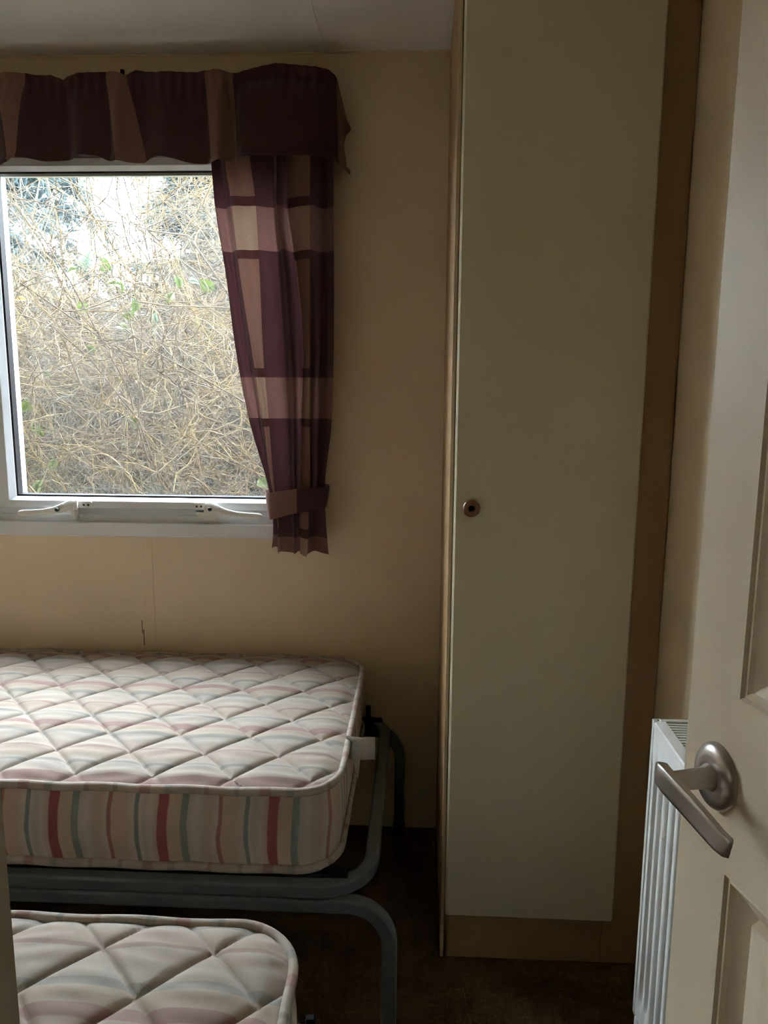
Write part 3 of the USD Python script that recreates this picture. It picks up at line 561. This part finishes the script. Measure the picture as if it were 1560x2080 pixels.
def tubes(P, R, rnd, sides=3):
    """P (n, k, 3) centre lines, R (n, k) radii, rnd (n) colour position"""
    n, k, _ = P.shape
    t = np.gradient(P, axis=1); t /= np.linalg.norm(t, axis=2, keepdims=True) + 1e-9
    ref = np.where(np.abs(t[:, :1, 2:3]) < .9, [0, 0, 1.0], [1.0, 0, 0])
    a = np.cross(t, ref); a /= np.linalg.norm(a, axis=2, keepdims=True) + 1e-9
    b = np.cross(t, a); an = np.arange(sides) * 2 * np.pi / sides
    v = P[:, :, None] + R[:, :, None, None] * (np.cos(an)[:, None] * a[:, :, None] + np.sin(an)[:, None] * b[:, :, None])
    base = (np.arange(n) * k * sides)[:, None, None]; i = np.arange(k - 1)[None, :, None]; j = np.arange(sides)[None, None]
    j2 = (j + 1) % sides
    q = np.stack([base + i * sides + j, base + i * sides + j2, base + (i + 1) * sides + j2, base + (i + 1) * sides + j], -1).reshape(-1, 4)
    uv = np.zeros((n, k, sides, 2)); uv[..., 0] = rnd[:, None, None]
    return v.reshape(-1, 3), np.vstack([q[:, [0, 1, 2]], q[:, [0, 2, 3]]]), uv.reshape(-1, 2)
def wander(start, dirn, length, k, rng, droop=.15, wig=.06):
    """curved centre lines from start along dirn"""
    n = len(start); t = np.linspace(0, 1, k)[None, :, None]
    d = dirn / np.linalg.norm(dirn, axis=1, keepdims=True)
    P = start[:, None] + d[:, None] * t * length[:, None, None]
    P[..., 2] -= droop * length[:, None] * (t[..., 0] ** 2)
    side = rng.normal(size=(n, 3)); P += side[:, None] * (t * (1 - t)) * length[:, None, None] * .22
    w = np.cumsum(rng.normal(size=(n, k, 3)) * wig / math.sqrt(k), axis=1); w -= w[:, :1]
    return P + w * length[:, None, None]
def branch(P, R, m, rng, lo, hi, lmin, lmax, flat, spread, kin, rscale, droop, rmin):
    """m side shoots from each centre line"""
    n, k, _ = P.shape
    idx = np.repeat(np.arange(n), m); t = rng.uniform(lo, hi, len(idx)); f = t * (k - 1); i = np.clip(f.astype(int), 0, k - 2); fr = (f - i)[:, None]
    s = P[idx, i] * (1 - fr) + P[idx, i + 1] * fr; tang = P[idx, i + 1] - P[idx, i]; tang /= np.linalg.norm(tang, axis=1, keepdims=True) + 1e-9
    r = rng.normal(size=(len(idx), 3)) * [1, .7, flat]; r /= np.linalg.norm(r, axis=1, keepdims=True)
    d = tang * (1 - spread) + r * spread
    ln = rng.uniform(lmin, lmax, len(idx)) * (1.1 - .5 * t)
    Q = wander(s, d, ln, kin, rng, droop, .09)
    r0 = np.clip(R[idx, i] * rscale, rmin, rmin * 2) * rng.uniform(.7, 1.1, len(idx))
    return Q, r0[:, None] * np.linspace(1, .45, kin)[None]
def shrub(name, label, seed, n, xr, yr, lean, lens, m1, m2, material, rad=.007, droop=.25, flat=.7, l1=(.35, .9), l2=(.12, .4), rmin=.0015, group=None):
    rng = np.random.default_rng(seed)
    base = np.stack([rng.uniform(*xr, n), rng.uniform(*yr, n), np.full(n, GZ0 + .0)], 1)
    d = np.stack([rng.normal(lean, .33, n), rng.normal(-.05, .25, n), np.full(n, 1.0)], 1)
    ln = rng.uniform(*lens, n)
    C = wander(base, d, ln, 14, rng, droop, .05); CR = rad * rng.uniform(.6, 1.1, n)[:, None] * np.linspace(1, .3, 14)[None]
    kc = C[..., 1].min(1) > 2.14; C, CR, n = C[kc], CR[kc], int(kc.sum())
    o = xf(name, None, (float(np.mean(xr)), float(np.mean(yr)), GZ0)); org = (np.mean(xr), np.mean(yr), GZ0)
    v, f, uv = tubes(C, CR, rng.uniform(0, 1, n), 5)
    tag(obj('cane', (local(v, org), f), material, o, smooth=True, uv=uv), kind='stuff')
    B, BR = branch(C, CR, m1, rng, .25, .98, *l1, flat, .62, 8, .62, .10, rmin * 1.2)
    S, SR = branch(B, BR, m2, rng, .15, .98, *l2, flat, .62, 6, .72, .05, rmin)
    hi = lambda Q: (Q[:, :, 0].mean(1) > -1.35) | (Q[:, :, 2].mean(1) < 1.70) | (rng.uniform(0, 1, len(Q)) < .25)     # the tops are sparser on the left
    kb, ks = hi(B) & (B[..., 1].min(1) > 2.14), hi(S) & (S[..., 1].min(1) > 2.14)          # nothing grows through the wall
    B, BR, S, SR = B[kb], BR[kb], S[ks], SR[ks]
    v1, f1, u1 = tubes(B, BR, rng.uniform(0, 1, len(B))); v2, f2, u2 = tubes(S, SR, rng.uniform(0, 1, len(S)))
    v, f = cat_([(v1, f1), (v2, f2)])
    tag(obj('twig', (local(v, org), f), material, o, smooth=True, uv=np.vstack([u1, u2])), kind='stuff')
    return tag(o, label, 'shrub', group)
G = 'bare shrubs outside the window'
shrub('bare_shrub', 'bare straw-coloured shrub of arching twigs close outside the glass', 11, 140, (-.9, 1.3), (2.75, 3.4), -.45, (2.9, 3.8), 14, 5, 'straw_twig', rad=.0065, droop=.15, l1=(.45, 1.2), l2=(.12, .5), rmin=.0019, group=G)
shrub('bare_shrub', 'grey-brown bare shrub at the left of the window view', 12, 80, (-2.9, -1.3), (3.1, 3.9), .08, (1.9, 2.5), 14, 5, 'grey_twig', droop=.14, rmin=.0018, group=G)
shrub('bare_shrub', 'upright mossy green stems at the lower left window edge', 13, 24, (-2.3, -1.5), (2.95, 3.3), .02, (1.3, 1.9), 8, 4, 'green_twig', droop=.08, group=G)
shrub('bare_shrub', 'lower dark thicket at the left in the background', 16, 170, (-5.5, -2.0), (4.5, 5.8), -.02, (2.1, 2.8), 16, 4, 'dark_twig', rad=.014, droop=.08, l1=(.5, 1.2), l2=(.2, .6), rmin=.003, group=G)
shrub('bare_shrub', 'tall dark thicket filling the right of the background', 14, 190, (-2.0, 1.6), (4.5, 5.8), -.04, (2.8, 3.7), 16, 4, 'dark_twig', rad=.014, droop=.08, l1=(.5, 1.3), l2=(.2, .6), rmin=.003, group=G)
shrub('bare_shrub', 'dimmer tangle of twigs in the middle distance at the right', 15, 125, (-1.7, 1.7), (3.6, 4.4), -.28, (3.1, 4.0), 15, 5, 'brown_twig', rad=.009, droop=.12, l1=(.4, 1.1), rmin=.002, group=G)

def leaf_mesh(s, rng):
    """a broad pointed leaf folded along its rib, about s long"""
    o = np.array([(0, 0), (.12, .25), (.36, .46), (.62, .40), (.84, .2), (1.0, 0)])
    v = [(x, 0, .10 * math.sin(x * 3.1) - .05 * x) for x, _ in o]; n = len(v)
    for sg in (1, -1):
        v += [(x, sg * y, .10 * math.sin(x * 3.1) - .05 * x + .28 * y * y + .10 * y) for x, y in o[1:-1]]
    f = []
    for base in (n, n + 4):
        e = [0] + [base + k for k in range(4)] + [5]
        for k in range(5):
            if e[k] != k: f.append((k, k + 1, e[k]))
            if e[k + 1] != k + 1: f.append((k + 1, e[k + 1], e[k]))
    v = (np.array(v) - [.5, 0, 0]) * s
    ang = rng.uniform(0, 2 * np.pi); tl = rng.uniform(.5, 1.2); yw = rng.uniform(-.8, .8)
    Rz = trimesh.transformations.euler_matrix(tl, ang, yw)[:3, :3]
    return v @ Rz.T, np.array(f)
br = xf('bramble', None, (-1.18, 2.76, GZ0)); tag(br, 'trailing bramble with scattered green leaves among the bare twigs', 'bramble')
rng = np.random.default_rng(21)
spots = [(-1.306, 1.692, .075, 'ivy_pale'), (-1.241, 1.682, .06, 'ivy_leaf'), (-1.412, 1.664, .06, 'ivy_leaf'), (-1.239, 1.612, .06, 'ivy_leaf'), (-1.199, 1.60, .055, 'ivy_leaf'), (-1.336, 1.517, .048, 'ivy_leaf'), (-1.158, 1.53, .05, 'ivy_leaf'),
         (-1.164, 1.492, .05, 'ivy_leaf'), (-1.06, 1.479, .045, 'ivy_pale'), (-.965, 1.616, .05, 'ivy_leaf'), (-.915, 1.622, .045, 'ivy_pale'), (-.846, 1.607, .06, 'ivy_leaf'), (-1.191, 1.065, .06, 'ivy_leaf'), (-1.509, 1.266, .05, 'ivy_leaf'), (-1.642, 1.364, .045, 'ivy_leaf'),
         (-1.649, 1.125, .06, 'ivy_leaf'), (-1.213, 1.444, .045, 'ivy_leaf'), (-1.576, 1.045, .05, 'ivy_leaf'), (-1.636, .787, .06, 'ivy_leaf'), (-1.561, .799, .06, 'ivy_leaf'), (-.655, .81, .05, 'ivy_leaf'), (-1.60, 1.02, .05, 'ivy_leaf'), (-1.0, 1.56, .045, 'ivy_leaf'),
         (-1.55, .88, .05, 'ivy_leaf'), (-1.28, 1.80, .04, 'ivy_pale'), (-1.588, 1.545, .035, 'yellow_leaf'), (-1.10, 1.30, .035, 'ivy_leaf'), (-1.33, 1.36, .035, 'ivy_leaf')]
for x, z, s, m in spots:
    v, f = leaf_mesh(s, rng)
    x, z = x * .89, EYE + (z - EYE) * .89                     # measured at y = 3.1; they hang at 2.76
    lf = obj('leaf', (v + [x + 1.18, rng.uniform(-.06, .06), z - GZ0], f), m, br, smooth=True)
    if m == 'yellow_leaf': tag(lf, 'yellow leaf')
bb = np.array([(-1.44, 2.76, GZ0), (-1.11, 2.78, GZ0), (-.8, 2.74, GZ0), (-1.52, 2.73, GZ0), (-.94, 2.79, GZ0)])
C = wander(bb, np.array([(.12, 0, 1), (-.05, 0, 1), (.03, 0, 1), (.02, 0, 1), (-.12, .02, 1.0)]), np.array([2.4, 2.5, 2.4, 2.2, 2.5]), 20, rng, .06, .10)
v, f, uv = tubes(C, np.full((5, 20), .004) * np.linspace(1, .5, 20)[None], np.linspace(0, 1, 5), 5)
tag(obj('stem', (local(v, (-1.18, 2.76, GZ0)), f), 'green_twig', br, smooth=True, uv=uv), kind='stuff')

def conifer(label, seed, x, y, h, r, group):
    rng = np.random.default_rng(seed)
    o = xf('conifer_tree', None, (x, y, GZ0))
    v, f = sweep(np.stack([.05 * np.sin(np.linspace(0, 3, 12)), 0 * np.linspace(0, 1, 12), np.linspace(0, h, 12)], 1), circ(.14, 10), (0, 1, 0), scale=np.linspace(1, .12, 12))
    obj('trunk', (v, f), 'bark', o, smooth=True)
    n = 150; t = rng.uniform(.18, .99, n); a = rng.uniform(0, 2 * np.pi, n)
    st = np.stack([0 * t, 0 * t, t * h], 1); d = np.stack([np.cos(a), np.sin(a), rng.normal(.12, .12, n)], 1)
    ln = r * (1.08 - t) ** .8 * rng.uniform(.7, 1.1, n)
    B = wander(st, d, ln, 9, rng, .28, .04)
    bv, bf_, _ = tubes(B, np.full((n, 9), .02) * np.linspace(1, .25, 9)[None], t, 4)
    tag(obj('branch', (bv, bf_), 'bark', o, smooth=True), kind='stuff')
    # sprays of narrow needle blades along every branch
    m = 420; idx = np.repeat(np.arange(n), m); tt = rng.uniform(.12, 1, len(idx)) * 8; i = np.clip(tt.astype(int), 0, 7); fr = (tt - i)[:, None]
    s = B[idx, i] * (1 - fr) + B[idx, i + 1] * fr; tg_ = B[idx, i + 1] - B[idx, i]; tg_ /= np.linalg.norm(tg_, axis=1, keepdims=True)
    dd = tg_ * .6 + rng.normal(size=(len(idx), 3)) * [.6, .6, .35] + [0, 0, -.25]; dd /= np.linalg.norm(dd, axis=1, keepdims=True)
    sd = np.cross(dd, rng.normal(size=(len(idx), 3))); sd /= np.linalg.norm(sd, axis=1, keepdims=True)
    l_ = rng.uniform(.10, .28, len(idx))[:, None]; w_ = rng.uniform(.008, .018, len(idx))[:, None]
    V = np.stack([s, s + dd * l_ * .5 + sd * w_, s + dd * l_, s + dd * l_ * .5 - sd * w_], 1).reshape(-1, 3)
    b4 = np.arange(len(idx))[:, None] * 4
    F = np.vstack([b4 + [0, 1, 2], b4 + [0, 2, 3]])
    tag(obj('needle', (V, F), 'needles', o), kind='stuff')
    return tag(o, label, 'tree', group)
conifer('large drooping blue-green conifer at the upper left behind the shrubs', 31, -4.3, 7.6, 6.2, 2.3, 'conifers behind the shrubs')
conifer('thinner conifer behind the shrubs right of the larger one', 32, -2.75, 9.6, 4.6, 1.7, 'conifers behind the shrubs')
conifer('dark conifer at the window view left edge', 33, -6.9, 9.0, 6.6, 2.0, 'conifers behind the shrubs')
